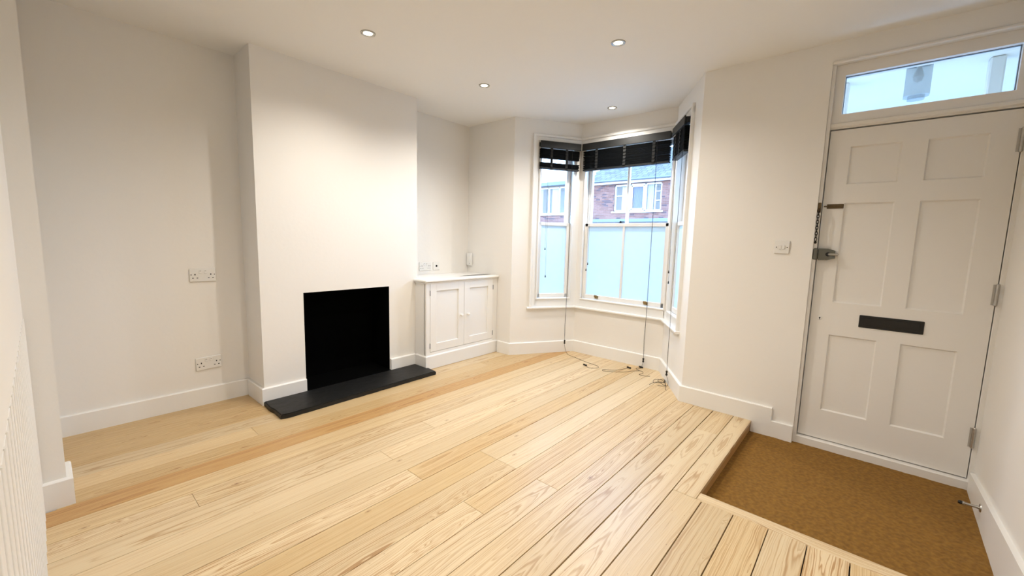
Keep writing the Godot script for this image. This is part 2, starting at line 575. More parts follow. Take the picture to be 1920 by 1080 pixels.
func floor_boards() -> void:
	var fl := thing("floor", "stripped pine floorboards with dark gaps running towards the bay", "floor", Vector3(-1.5, 0, -1.5), "", "structure")
	var st := mb()
	prism_y(st, PackedVector2Array([Vector2(-3.55, 2.55), Vector2(-3.55, ZF - 0.1), B1 + Vector2(0, -0.1), B2 + Vector2(-0.03, -0.1), B3 + Vector2(0.03, -0.1), B4 + Vector2(0, -0.1), Vector2(XS - 0.012, ZF - 0.1), Vector2(XS - 0.012, ZS + 0.012), Vector2(0.6, ZS + 0.012), Vector2(0.6, 2.55)]), -0.12, -0.024)
	part("subfloor", st, M.under, fl)
	var w := 0.1392
	var k0 := -16
	for k in range(k0, 15):
		var x0 := -1.342 + w * k
		var x1 := x0 + w
		var gap := 0.0026 if x1 < -1.7 else (0.0034 if x1 < -0.9 else 0.005)
		gap *= rng.randf_range(0.5, 1.2)
		# near and far ends
		var z_near := 2.5
		var z_far := ZF - 0.03
		var xm0 := clampf(x0, B1.x, B4.x)
		var xm1 := clampf(x1, B1.x, B4.x)
		if x1 > B1.x and x0 < B4.x:
			z_far = ZB - 0.03
			if x1 < B2.x: z_far = lerpf(ZF, ZB, (xm1 - B1.x) / (B2.x - B1.x)) - 0.02
			if x0 > B3.x: z_far = lerpf(ZB, ZF, (xm0 - B3.x) / (B4.x - B3.x)) - 0.02
		if x1 < -2.6 or x0 < -2.62: z_near = 0.03
		elif x0 < -0.9: z_near = 0.1
		var xe0 := x0
		var xe1 := x1
		if x0 < -3.6: continue
		xe0 = maxf(x0, -3.53)
		if x1 > XS:
			z_far = -2.021
		if x1 > 0.52: xe1 = 0.5
		if x0 > 0.48: continue
		var cuts := [z_near]
		var ends := {-1: [-1.234], 0: [-1.616], 1: [-1.616, 0.2], -2: [-1.614], -3: [-1.209], -5: [-1.215], -6: [-1.617], -7: [-0.395], -9: [-2.02], -11: [-0.81, -2.83], 2: [-0.395], 4: [-2.83]}
		ends[0] = [-1.234]
		ends[-1] = [-1.616]
		ends[1] = [-1.616]
		if ends.has(k):
			for e in ends[k]:
				if e < z_near and e > z_far: cuts.append(e)
		cuts.append(z_far)
		cuts.sort()
		cuts.reverse()
		for c in cuts.size() - 1:
			board(fl, xe0 + gap / 2, xe1 - gap / 2, cuts[c] - 0.0006, cuts[c + 1] + 0.0006, k)
	# board narrowed to the edge of the well, and the two nosings
	board(fl, -0.6460 + 0.0015, XS - 0.0005, -2.0225, ZF - 0.02, 5)
	uvmap = func(p: Vector3) -> Vector2: return Vector2(0.2 + p.z * 0.9, p.x / 3.3)
	st = mb()
	var prof := []
	for q in [[0.0, -0.0], [0.0, -0.024]]:
		prof.append(Vector2(q[0], q[1]))
	cbox(st, Vector3(XS, -0.022, ZS - 0.006), Vector3(0.49, 0.0, -2.0225), 0.005)
	var ns := part("nosing", st, M.pine_10, fl)
	ns.set_meta("label", "pale pine nosing strip along the near edge of the doormat well")
	uvmap = null
	# risers of the well
	st = mb()
	cbox(st, Vector3(XS - 0.02, -0.14, ZF), Vector3(XS - 0.006, -0.022, ZS))
	cbox(st, Vector3(XS - 0.02, -0.14, ZS - 0.004), Vector3(0.56, -0.022, ZS + 0.012))
	part("riser", st, M.pine_dark, fl)
	# carpet in the well: a softly uneven sheet
	st = mb()
	var n := FastNoiseLite.new()
	n.seed = 4
	n.frequency = 9.0
	var nx := 90
	var nz := 96
	var p := func(i: int, j: int) -> Vector3:
		var xx := lerpf(XS - 0.012, 0.55, float(i) / nx)
		var zz := lerpf(ZS + 0.004, ZF - 0.06, float(j) / nz)
		return Vector3(xx, WELL + 0.0025 * n.get_noise_2d(xx, zz) + 0.002 * n.get_noise_2d(xx * 6.0, zz * 6.0), zz)
	for i in nx:
		for j in nz:
			var a: Vector3 = p.call(i, j)
			var b: Vector3 = p.call(i + 1, j)
			var c: Vector3 = p.call(i + 1, j + 1)
			var d: Vector3 = p.call(i, j + 1)
			tri(st, a, b, c, (c - a).cross(b - a).normalized() * (1.0 if (c - a).cross(b - a).y > 0 else -1.0))
			tri(st, a, c, d, (d - a).cross(c - a).normalized() * (1.0 if (d - a).cross(c - a).y > 0 else -1.0))
	var well := thing("carpet", "worn brown carpet sunk in the well before the front door", "carpet", Vector3(0, WELL, -2.7), "", "structure")
	var pile := part("pile", st, M.carpet, well)
	part("backing", bx(XS - 0.015, -0.15, ZF - 0.06, 0.56, WELL - 0.006, ZS + 0.01), M.under, well)

func board(fl: Node3D, x0: float, x1: float, z0: float, z1: float, k: int) -> void:
	if x1 - x0 < 0.01 or z0 - z1 < 0.02: return
	var lane := rng.randi_range(0, LANES - 1)
	var off := rng.randf()
	var flip := rng.randf() < 0.5
	uvmap = func(p: Vector3) -> Vector2:
		var u := clampf((p.x - x0) / 0.139, 0.015, 0.985)
		if flip: u = 1.0 - u
		return Vector2((lane + u) / LANES, p.z / 3.3 + off)
	var st := mb()
	cbox(st, Vector3(x0, -0.022, z1), Vector3(x1, 0.0, z0), 0.0009)
	uvmap = null
	var name_of := "pine_%d%d" % [[0, 1, 2, 0, 1][rng.randi_range(0, 4)], rng.randi_range(0, 1)]
	if k > 0: name_of = "pine_1%d" % rng.randi_range(0, 1) if rng.randf() < 0.65 else "pine_00"
	if k == -9: name_of = "pine_dark"
	if k < -12: name_of = "pine_21"
	part("floorboard", st, M[name_of], fl)

func skirtings() -> void:
	var sk := func(h: float, y0 := -0.005) -> Array:
		return [Vector2(-0.003, y0), Vector2(0.02, y0), Vector2(0.02, h - 0.006), Vector2(0.014, h), Vector2(-0.003, h)]
	var st := mb()
	sweep(st, [Vector2(XA, -0.01), Vector2(XA, ZC0), Vector2(XC, ZC0), Vector2(XC, -1.289)], sk.call(0.126))
	single("baseboard_left", st, M.gloss, "white skirting board round the near alcove to the hearth", "skirting", "", "structure")
	st = mb()
	sweep(st, [Vector2(XC, -2.03), Vector2(XC, -2.296)], sk.call(0.13))
	single("baseboard_chimney", st, M.gloss, "short white skirting piece between fireplace opening and cupboard", "skirting", "", "structure")
	st = mb()
	sweep(st, [Vector2(-2.62, ZP), Vector2(-2.62, -0.01), Vector2(-2.8, -0.01)], sk.call(0.126))
	single("baseboard_return", st, M.gloss, "white skirting on the wall end at the left edge", "skirting", "", "structure")
	st = mb()
	sweep(st, [Vector2(-3.015, ZF), B1, B2, B3, B4, Vector2(-0.418, ZF)], sk.call(0.128))
	single("baseboard_front", st, M.gloss, "white skirting running through the bay to the step", "skirting", "", "structure")
	# lower skirting beside the doormat well
	st = mb()
	cbox(st, Vector3(XS - 0.004, WELL - 0.01, ZF - 0.002), Vector3(-0.2905, 0.036, ZF + 0.019), 0.003)
	single("baseboard_step", st, M.gloss, "lower white skirting block between the step and door frame", "skirting", "", "structure")
	# right wall: taller towards the camera
	st = mb()
	var d := Vector3(0.40 - 0.542, 0, 2.7 - (ZF - 0.3)).normalized()
	var o := Vector3(0.542, 0, ZF - 0.3) + d * (0.3 - 0.008)
	o.x -= 0.02
	prism(st, PackedVector2Array([Vector2(0, WELL - 0.01), Vector2(0, 0.03), Vector2(1.2, 0.152), Vector2(5.2, 0.152), Vector2(5.2, -0.012), Vector2(1.19, -0.012), Vector2(1.165, -0.024), Vector2(1.165, WELL - 0.01)]), o, d, Vector3.UP, Vector3(0.021, 0, 0))
	single("baseboard_right", st, M.gloss, "white skirting along the right wall, rising towards the camera", "skirting", "", "structure")

# ---------------------------------------------------------------- bay window
func facet(a: Vector2, b: Vector2) -> Transform3D:
	var d := (b - a).normalized()
	var x := Vector3(d.x, 0, d.y)
	return Transform3D(Basis(x, Vector3.UP, x.cross(Vector3.UP)), Vector3(a.x, 0, a.y))

func bay() -> void:
	var fx := [facet(B1, B2), facet(B2, B3), facet(B3, B4)]
	var ln := [B1.distance_to(B2), B2.distance_to(B3), B3.distance_to(B4)]
	var called := ["wall_bay_left", "wall_bay_front", "wall_bay_right"]
	var words := ["white bay wall around the narrow window nearest the cupboard", "white bay wall under and over the wide middle window", "white bay wall around the narrow window nearest the door"]
	var open := [[0.262, ln[0] + 0.02], [-0.02, ln[1] + 0.02], [-0.02, ln[2] - 0.262]]
	for k in 3:
		var st := mb()
		var e0 := 0.0 if k == 0 else 0.07
		var e1 := 0.0 if k == 2 else 0.07
		var th := -0.16
		cbox(st, Vector3(-e0, -0.15, th), Vector3(ln[k] + e1, 0.505, 0), 0.0, fx[k])
		cbox(st, Vector3(-e0, 2.235, th), Vector3(ln[k] + e1, H, 0), 0.0, fx[k])
		if k == 0: cbox(st, Vector3(0, 0.505, th), Vector3(0.262, 2.235, 0), 0.0, fx[k])
		if k == 2: cbox(st, Vector3(ln[k] - 0.262, 0.505, th), Vector3(ln[k], 2.235, 0), 0.0, fx[k])
		single(called[k], st, M.wall_paint, words[k], "wall", "", "structure")
	# sill board and architrave
	var st := mb()
	var pl := func(k: int, t: float) -> Vector2:
		var p: Vector3 = fx[k] * Vector3(t, 0, 0)
		return Vector2(p.x, p.z)
	sweep(st, [pl.call(0, 0.176), B2, B3, pl.call(2, ln[2] - 0.176)], [Vector2(-0.02, 0.496), Vector2(0.032, 0.496), Vector2(0.038, 0.501), Vector2(0.038, 0.512), Vector2(0.032, 0.517), Vector2(-0.02, 0.517)])
	single("trim_1", st, M.gloss, "white window board running round the bay under the sashes", "window sill", "", "structure")
	st = mb()
	sweep(st, [pl.call(0, 0.2), B2, B3, pl.call(2, ln[2] - 0.2)], [Vector2(-0.004, 2.252), Vector2(0.012, 2.252), Vector2(0.014, 2.258), Vector2(0.014, 2.292), Vector2(0.024, 2.298), Vector2(0.026, 2.314), Vector2(0.02, 2.322), Vector2(-0.004, 2.322)])
	for k in [0, 2]:
		var s := 1.0 if k == 0 else -1.0
		var t0: float = 0.2 if k == 0 else ln[k] - 0.2
		for b in [[0.0, 0.022, 0.026], [0.022, 0.06, 0.014]]:
			var ta: float = t0 + s * b[0]
			var tb: float = t0 + s * b[1]
			cbox(st, Vector3(minf(ta, tb), 0.516, -0.004), Vector3(maxf(ta, tb), 2.3 if b[0] == 0.0 else 2.256, b[2]), 0.003, fx[k])
	single("trim_2", st, M.gloss, "white moulded architrave framing the three bay windows", "architrave", "", "structure")
	var lab := ["narrow sash window on the cupboard side of the bay, lower pane frosted", "wide middle sash window, lower panes frosted, brass lifts", "narrow sash window on the door side of the bay, seen edge-on"]
	var sash := [[0.29, 0.675], [0.0625, 0.9925], [ln[2] - 0.675, ln[2] - 0.29]]
	for k in 3:
		var w := thing("window_%d" % (k + 1), lab[k], "window", fx[k].origin, "", "structure", fx[k].basis)
		sash_window(w, ln[k], sash[k][0], sash[k][1], k)

func sash_window(w: Node3D, L: float, t0: float, t1: float, which: int) -> void:
	var lo := 0.262 if which == 0 else -0.03
	var hi := L - 0.262 if which == 2 else L + 0.03
	var st := mb()
	# box frame: side linings, head, sill; deep enough for both sashes
	cbox(st, Vector3(lo, 0.5, -0.145), Vector3(t0, 2.25, -0.004), 0.002)
	cbox(st, Vector3(t1, 0.5, -0.145), Vector3(hi, 2.25, -0.004), 0.002)
	cbox(st, Vector3(t0 - 0.01, 2.2, -0.145), Vector3(t1 + 0.01, 2.25, -0.004))
	cbox(st, Vector3(t0 - 0.01, 0.5, -0.15), Vector3(t1 + 0.01, 0.604, -0.004), 0.002)
	# staff beads
	for t in [t0 - 0.012, t1 - 0.004]:
		cbox(st, Vector3(t, 0.6, -0.03), Vector3(t + 0.016, 2.21, 0.008), 0.004)
	cbox(st, Vector3(t0 - 0.012, 0.594, -0.03), Vector3(t1 + 0.012, 0.609, 0.008), 0.004)
	part("frame", st, M.gloss, w, true)
	var stile := 0.045
	for s in 2:
		var lower := s == 0
		var z1 := -0.03 if lower else -0.076
		var z0 := z1 - 0.04
		var y0 := 0.609 if lower else 1.388
		var y1 := 1.426 if lower else 2.205
		var b0 := 0.046 if lower else 0.034
		var b1 := 0.034 if lower else 0.05
		st = mb()
		cbox(st, Vector3(t0 + 0.002, y0, z0), Vector3(t0 + stile, y1, z1), 0.003)
		cbox(st, Vector3(t1 - stile, y0, z0), Vector3(t1 - 0.002, y1, z1), 0.003)
		cbox(st, Vector3(t0 + 0.01, y0, z0), Vector3(t1 - 0.01, y0 + b0, z1), 0.003)
		cbox(st, Vector3(t0 + 0.01, y1 - b1, z0), Vector3(t1 - 0.01, y1, z1), 0.003)
		var fr := part("lower_sash" if lower else "upper_sash", st, M.gloss, w, true)
		var mid := (t0 + t1) / 2.0 - 0.008
		var bays := [[t0 + stile, t1 - stile]]
		if which == 1:
			bays = [[t0 + stile, mid - 0.011], [mid + 0.011, t1 - stile]]
			var gb := mb()
			cbox(gb, Vector3(mid - 0.012, y0 + b0 - 0.004, z0 + 0.003), Vector3(mid + 0.012, y1 - b1 + 0.004, z1 - 0.003), 0.004)
			part("glazing_bar", gb, M.gloss, fr, true)
		for b in bays:
			var g := mb()
			var zc := (z0 + z1) / 2.0
			if lower:
				cbox(g, Vector3(b[0] - 0.004, y0 + b0 - 0.004, zc - 0.0015), Vector3(b[1] + 0.004, y1 - b1 + 0.004, zc + 0.0015))
				var p := part("pane", g, M.frosted_glass, fr, true)
				p.set_meta("label", "frosted pane glowing with daylight")
			else:
				quad(g, Vector3(b[0] - 0.004, y0 + b0 - 0.004, zc), Vector3(b[1] + 0.004, y0 + b0 - 0.004, zc), Vector3(b[1] + 0.004, y1 - b1 + 0.004, zc), Vector3(b[0] - 0.004, y1 - b1 + 0.004, zc), Vector3(0, 0, 1))
				part("pane", g, M.clear_glass, fr, true)
	if which == 1:
		# catch on the meeting rail and two lifts on the bottom rail
		st = mb()
		cbox(st, Vector3(0.455, 1.425, -0.068), Vector3(0.505, 1.432, -0.036), 0.002)
		lathe(st, [Vector2(0, 0.02), Vector2(0.008, 0.018), Vector2(0.011, 0.01), Vector2(0.008, 0.0)], Vector3(0.472, 1.431, -0.05), Vector3.UP, 12)
		cbox(st, Vector3(0.47, 1.437, -0.058), Vector3(0.515, 1.445, -0.046), 0.003)
		var c := part("sash_catch", st, M.black_paint, w, true)
		c.set_meta("label", "small dark catch on the meeting rail")
		for t in [0.248, 0.8]:
			st = mb()
			cbox(st, Vector3(t - 0.021, 0.622, -0.031), Vector3(t + 0.021, 0.652, -0.027), 0.001)
			cbox(st, Vector3(t - 0.018, 0.636, -0.03), Vector3(t + 0.018, 0.643, -0.004), 0.003)
			cbox(st, Vector3(t - 0.018, 0.636, -0.011), Vector3(t + 0.018, 0.66, -0.005), 0.003)
			part("sash_lift", st, M.brass, w, true)

# ---------------------------------------------------------------- front door
func front_door() -> void:
	# frame: jambs, head, transom, threshold
	var st := mb()
	cbox(st, Vector3(-0.292, WELL - 0.02, ZD - 0.07), Vector3(-0.2725, 2.345, ZF - 0.012), 0.002)
	cbox(st, Vector3(0.516, WELL - 0.02, ZD - 0.07), Vector3(0.56, 2.345, ZD + 0.004), 0.002)
	cbox(st, Vector3(-0.28, 2.272, ZD - 0.07), Vector3(0.54, 2.346, ZD + 0.012))
	cbox(st, Vector3(-0.28, 1.96, ZD - 0.07), Vector3(0.54, 2.045, ZD + 0.012))
	cbox(st, Vector3(-0.28, 1.968, ZD), Vector3(0.53, 1.994, ZD + 0.024), 0.005)
	cbox(st, Vector3(-0.28, 2.045, ZD - 0.07), Vector3(-0.225, 2.272, ZD + 0.012))
	cbox(st, Vector3(0.467, 2.045, ZD - 0.07), Vector3(0.54, 2.272, ZD + 0.012))
	cbox(st, Vector3(-0.292, 2.336, ZD), Vector3(0.54, 2.352, ZF + 0.012), 0.004)
	cbox(st, Vector3(-0.28, -0.15, ZD - 0.08), Vector3(0.54, -0.028, ZD + 0.035), 0.004)
	# rebate that the leaf closes against
	cbox(st, Vector3(-0.28, -0.03, ZD - 0.072), Vector3(-0.255, 1.97, ZD - 0.046))
	cbox(st, Vector3(0.498, -0.03, ZD - 0.072), Vector3(0.53, 1.97, ZD - 0.046))
	cbox(st, Vector3(-0.28, 1.94, ZD - 0.072), Vector3(0.53, 1.97, ZD - 0.046))
	cbox(st, Vector3(-0.28, -0.05, ZD - 0.072), Vector3(0.53, -0.005, ZD - 0.046))
	single("trim_3", st, M.door_paint, "white painted frame and transom round the front door", "door frame", "", "structure")
	var wn := thing("window_4", "long obscured fanlight over the front door", "window", Vector3(0.12, 2.045, ZD - 0.03), "", "structure")
	st = mb()
	quad(st, Vector3(-0.23, 2.04, ZD - 0.03), Vector3(0.47, 2.04, ZD - 0.03), Vector3(0.47, 2.277, ZD - 0.03), Vector3(-0.23, 2.277, ZD - 0.03), Vector3(0, 0, 1))
	part("pane", st, M.clear_glass, wn)
	st = mb()
	for b in [[-0.226, 2.044, 0.468, 2.048], [-0.226, 2.269, 0.468, 2.273], [-0.226, 2.044, -0.222, 2.273], [0.464, 2.044, 0.468, 2.273]]:
		cbox(st, Vector3(b[0], b[1], ZD - 0.034), Vector3(b[2], b[3], ZD - 0.02))
	part("putty_line", st, M.gutter, wn)
	# leaf
	var d := thing("door_1", "white six-panel front door with black letter plate, shut", "door", Vector3(0.12, -0.024, ZD), "", "structure")
	var X := [-0.2685, -0.163, 0.069, 0.175, 0.405, 0.512]
	var Yb := [[0.173, 0.677], [0.887, 1.509], [1.622, 1.848]]
	var zb := ZD - 0.044
	st = mb()
	for a in [[X[0], X[1]], [X[2], X[3]], [X[4], X[5]]]:
		cbox(st, Vector3(a[0], -0.022, zb), Vector3(a[1], 1.953, ZD))
	for a in [[-0.022, 0.173], [0.677, 0.887], [1.509, 1.622], [1.848, 1.953]]:
		for q in [[X[1], X[2]], [X[3], X[4]]]:
			cbox(st, Vector3(q[0], a[0], zb), Vector3(q[1], a[1], ZD))
	part("leaf", st, M.door_paint, d)
	for yb in Yb:
		for q in [[X[1], X[2]], [X[3], X[4]]]:
			st = mb()
			var lo := Vector3(q[0], yb[0], ZD)
			var hi := Vector3(q[1], yb[1], ZD)
			var e := 0.007
			var dp := 0.011
			var o := [Vector3(lo.x, lo.y, ZD - 0.0015), Vector3(hi.x, lo.y, ZD - 0.0015), Vector3(hi.x, hi.y, ZD - 0.0015), Vector3(lo.x, hi.y, ZD - 0.0015)]
			var i := [Vector3(lo.x + e, lo.y + e, ZD - dp), Vector3(hi.x - e, lo.y + e, ZD - dp), Vector3(hi.x - e, hi.y - e, ZD - dp), Vector3(lo.x + e, hi.y - e, ZD - dp)]
			quad(st, i[0], i[1], i[2], i[3], Vector3(0, 0, 1))
			for k in 4:
				var k1 := (k + 1) % 4
				flat_quad(st, o[k], o[k1], i[k1], i[k], Vector3((lo.x + hi.x) / 2, (lo.y + hi.y) / 2, ZD - 1.0))
			cbox(st, Vector3(lo.x, lo.y, zb), Vector3(hi.x, hi.y, zb + 0.02))
			part("panel", st, M.door_paint, d)
	# letter plate
	st = mb()
	cbox(st, Vector3(-0.024, 0.748, ZD), Vector3(0.263, 0.824, ZD + 0.006), 0.003)
	var lp := part("letter_plate", st, M.black_paint, d)
	lp.set_meta("label", "black letter plate")
	st = mb()
	cbox(st, Vector3(-0.006, 0.762, ZD + 0.005), Vector3(0.245, 0.812, ZD + 0.0085), 0.002)
	part("flap", st, M.black_paint, lp)
	# keyhole
	st = mb()
	lathe(st, [Vector2(0.013, 0), Vector2(0.013, 0.002), Vector2(0.011, 0.003), Vector2(0, 0.003)], Vector3(-0.219, 0.777, ZD), Vector3.BACK, 16)
	var kh := part("keyhole_plate", st, M.plastic, d)
	st = mb()
	lathe(st, [Vector2(0.0045, 0), Vector2(0.0045, 0.0036), Vector2(0, 0.0036)], Vector3(-0.219, 0.78, ZD), Vector3.BACK, 10)
	cbox(st, Vector3(-0.221, 0.768, ZD), Vector3(-0.217, 0.78, ZD + 0.0036))
	part("keyhole", st, M.hole, kh)
	# night latch: keep on the jamb, tapered body, snib
	st = mb()
	prism(st, PackedVector2Array([Vector2(-0.262, 1.152), Vector2(-0.262, 1.226), Vector2(-0.215, 1.225), Vector2(-0.178, 1.213), Vector2(-0.176, 1.165), Vector2(-0.215, 1.153)]), Vector3(0, 0, ZD), Vector3.RIGHT, Vector3.UP, Vector3(0, 0, 0.03))
	var nl := part("night_latch", st, M.grey_metal, d)
	nl.set_meta("label", "grey metal rim latch with turn knob")
	st = mb()
	lathe(st, [Vector2(0.013, 0), Vector2(0.013, 0.006), Vector2(0, 0.006)], Vector3(-0.212, 1.19, ZD + 0.03), Vector3.BACK, 16)
	part("turn_knob", st, M.black_paint, nl)
	st = mb()
	cbox(st, Vector3(-0.212, 1.183, ZD + 0.036), Vector3(-0.158, 1.197, ZD + 0.044), 0.004)
	part("snib_lever", st, M.steel, nl)
	st = mb()
	cbox(st, Vector3(-0.289, 1.154, ZD), Vector3(-0.265, 1.226, ZD + 0.05), 0.006)
	part("latch_keep", st, M.grey_metal, d)
	# chain
	st = mb()
	cbox(st, Vector3(-0.247, 1.476, ZD), Vector3(-0.163, 1.504, ZD + 0.006), 0.002)
	for t in [[-0.241, 1.481], [-0.241, 1.499], [-0.169, 1.481], [-0.169, 1.499]]:
		lathe(st, [Vector2(0.003, 0), Vector2(0.002, 0.002), Vector2(0, 0.002)], Vector3(t[0], t[1], ZD + 0.006), Vector3.BACK, 8)
	cbox(st, Vector3(-0.236, 1.485, ZD + 0.005), Vector3(-0.172, 1.495, ZD + 0.014), 0.003)
	cbox(st, Vector3(-0.262, 1.486, ZD + 0.002), Vector3(-0.24, 1.494, ZD + 0.01), 0.002)
	var cs := part("chain_slide", st, M.old_brass, d)
	cs.set_meta("label", "tarnished brass slide of the door chain")
	st = mb()
	cbox(st, Vector3(-0.289, 1.45, ZD + 0.036), Vector3(-0.272, 1.512, ZD + 0.045), 0.002)
	cbox(st, Vector3(-0.2885, 1.462, ZD + 0.044), Vector3(-0.274, 1.484, ZD + 0.054), 0.003)
	part("chain_plate", st, M.old_brass, d)
	for k in 11:
		st = mb()
		var pts := []
		var cy := 1.462 - k * 0.0178
		var side := Vector3(1, 0, 0) if k % 2 == 0 else Vector3(0.25, 0, 0.97)
		for a in 13:
			var t := TAU * a / 12.0
			pts.append(Vector3(-0.2815, cy + sin(t) * 0.0125, ZD + 0.056) + side * cos(t) * 0.0062)
		tube(st, pts, 0.0021, 6)
		part("chain_link", st, M.dark_iron, d)
	st = mb()
	lathe(st, [Vector2(0, -0.009), Vector2(0.006, -0.007), Vector2(0.008, 0), Vector2(0.006, 0.007), Vector2(0, 0.009)], Vector3(-0.2815, 1.263, ZD + 0.056), Vector3.UP, 12)
	part("chain_stud", st, M.dark_iron, d)
	# hinges
	for y in [[0.159, 0.268], [0.951, 1.06], [1.74, 1.856]]:
		st = mb()
		lathe(st, [Vector2(0, y[0] - 0.006), Vector2(0.005, y[0] - 0.004), Vector2(0.0075, y[0]), Vector2(0.0075, y[1]), Vector2(0.005, y[1] + 0.004), Vector2(0, y[1] + 0.006)], Vector3(0.513, 0, ZD + 0.009), Vector3.UP, 14)
		for f in [0.2, 0.4, 0.6, 0.8]:
			lathe(st, [Vector2(0.0075, 0), Vector2(0.0084, 0.001), Vector2(0.0075, 0.002)], Vector3(0.513, lerpf(y[0], y[1], f), ZD + 0.009), Vector3.UP, 14)
		cbox(st, Vector3(0.497, y[0], ZD), Vector3(0.513, y[1], ZD + 0.0025))
		part("hinge", st, M.steel, d)

# ---------------------------------------------------------------- fireplace
func fireplace() -> void:
	# black lining of the opening
	var st := mb()
	var x1 := XC - 0.002
	cbox(st, Vector3(-3.66, 0.0, -2.06), Vector3(-3.5, 0.85, -1.26))
	cbox(st, Vector3(-3.6, 0.0, -2.06), Vector3(x1, 0.79, -2.0255))
	cbox(st, Vector3(-3.6, 0.0, -1.2915), Vector3(x1, 0.79, -1.26))
	cbox(st, Vector3(-3.6, 0.7915, -2.06), Vector3(x1, 0.83, -1.26))
	cbox(st, Vector3(-3.6, 0.0, -2.0255), Vector3(-3.186, 0.033, -1.2915))
	single("fireplace", st, M.soot, "square black-painted fireplace recess in the white chimney breast", "fireplace", "", "structure")
	# slate hearth with a chipped front edge
	st = mb()
	var poly := PackedVector2Array()
	var front := []
	var r := RandomNumberGenerator.new()
	r.seed = 12
	for k in 41:
		var z := lerpf(-0.984, -2.288, k / 40.0)
		var x := -2.85 - 0.02 * k / 40.0 - r.randf() * 0.004
		if k == 0: x -= 0.012
		if k == 1: x -= 0.003
		front.append(Vector2(x, z))
	for p in front: poly.append(p)
	for p in [Vector2(-3.0, -2.3), Vector2(-3.005, -2.286), Vector2(-3.185, -2.286), Vector2(-3.185, -0.987), Vector2(-3.05, -0.98), Vector2(-2.99, -0.988)]: poly.append(p)
	var inner := Geometry2D.offset_polygon(poly, -0.006)[0]
	prism_y(st, poly, 0.0008, 0.027)
	prism_y(st, inner, 0.026, 0.033)
	single("hearth", st, M.slate, "low black slate hearth slab with chipped edges before the fireplace", "hearth")

# ---------------------------------------------------------------- cupboard
func cupboard() -> void:
	var xf := -3.04
	var z0 := -2.305
	var z1 := ZF + 0.002
	var c := thing("cupboard", "low white two-door cupboard built into the alcove beside the bay", "cupboard", Vector3(-3.25, 0, -2.78))
	var st := mb()
	cbox(st, Vector3(XC + 0.0, 0.001, -2.322), Vector3(xf - 0.02, 0.815, z0), 0.001)       # near side, in front of the breast
	cbox(st, Vector3(XA + 0.002, 0.02, -3.25), Vector3(xf - 0.03, 0.8, -2.33))
	# face frame
	cbox(st, Vector3(xf - 0.03, 0.001, z0 - 0.045), Vector3(xf, 0.815, z0), 0.002)
	cbox(st, Vector3(xf - 0.03, 0.001, z1), Vector3(xf, 0.815, -3.187), 0.002)
	cbox(st, Vector3(xf - 0.03, 0.001, -3.1875), Vector3(xf, 0.157, z0 - 0.0445))
	cbox(st, Vector3(xf - 0.03, 0.812, -3.1875), Vector3(xf, 0.82, z0 - 0.0445))
	part("carcass", st, M.cupboard_paint, c)
	st = mb()
	sweep(st, [Vector2(-3.186, z0), Vector2(xf, z0), Vector2(xf, z1)].map(func(p): return p), [Vector2(0, 0.002), Vector2(-0.016, 0.002), Vector2(-0.016, 0.122), Vector2(-0.01, 0.13), Vector2(0, 0.13)].map(func(p): return Vector2(-p.x, p.y)))
	part("plinth", st, M.cupboard_paint, c)
	# moulding and top with a rounded nose
	st = mb()
	cbox(st, Vector3(XC - 0.0, 0.806, z1), Vector3(xf + 0.008, 0.822, z0 + 0.008), 0.004)
	part("moulding", st, M.cupboard_paint, c)
	st = mb()
	cbox(st, Vector3(XA + 0.002, 0.822, z1), Vector3(xf - 0.1, 0.846, ZC1 - 0.003))
	cbox(st, Vector3(XC + 0.002, 0.822, z1), Vector3(xf + 0.024, 0.846, z0 + 0.026), 0.007)
	part("worktop", st, M.cupboard_paint, c)
	for q in [[-2.773, -2.352, -2.729], [-3.185, -2.776, -2.818]]:
		var za: float = q[0]
		var zb: float = q[1]
		var ya := 0.16
		var yb := 0.811
		var fw := 0.075
		st = mb()
		var x0 := xf - 0.02
		var x1 := xf + 0.001
		cbox(st, Vector3(x0, ya, za), Vector3(x1, yb, za + fw), 0.0015)
		cbox(st, Vector3(x0, ya, zb - fw), Vector3(x1, yb, zb), 0.0015)
		cbox(st, Vector3(x0, ya, za + fw - 0.002), Vector3(x1, ya + fw, zb - fw + 0.002), 0.0015)
		cbox(st, Vector3(x0, yb - fw, za + fw - 0.002), Vector3(x1, yb, zb - fw + 0.002), 0.0015)
		var dr := part("door", st, M.cupboard_paint, c)
		part("panel", bx(x0 - 0.002, ya + fw - 0.01, za + fw - 0.01, x1 - 0.012, yb - fw + 0.01, zb - fw + 0.01), M.cupboard_paint, dr)
		st = mb()
		lathe(st, [Vector2(0.008, 0), Vector2(0.0065, 0.008), Vector2(0.011, 0.014), Vector2(0.0155, 0.02), Vector2(0.0145, 0.027), Vector2(0.009, 0.031), Vector2(0, 0.032)], Vector3(x1, 0.474, q[2]), Vector3.RIGHT, 18)
		part("knob", st, M.cupboard_paint, dr)
		for y in [0.22, 0.72]:
			var zh := zb + 0.003 if za > -2.9 else za - 0.003
			st = mb()
			lathe(st, [Vector2(0, -0.025), Vector2(0.0035, -0.025), Vector2(0.0035, 0.025), Vector2(0, 0.025)], Vector3(x1 + 0.001, y, zh), Vector3.UP, 8)
			part("hinge", st, M.gutter, dr)

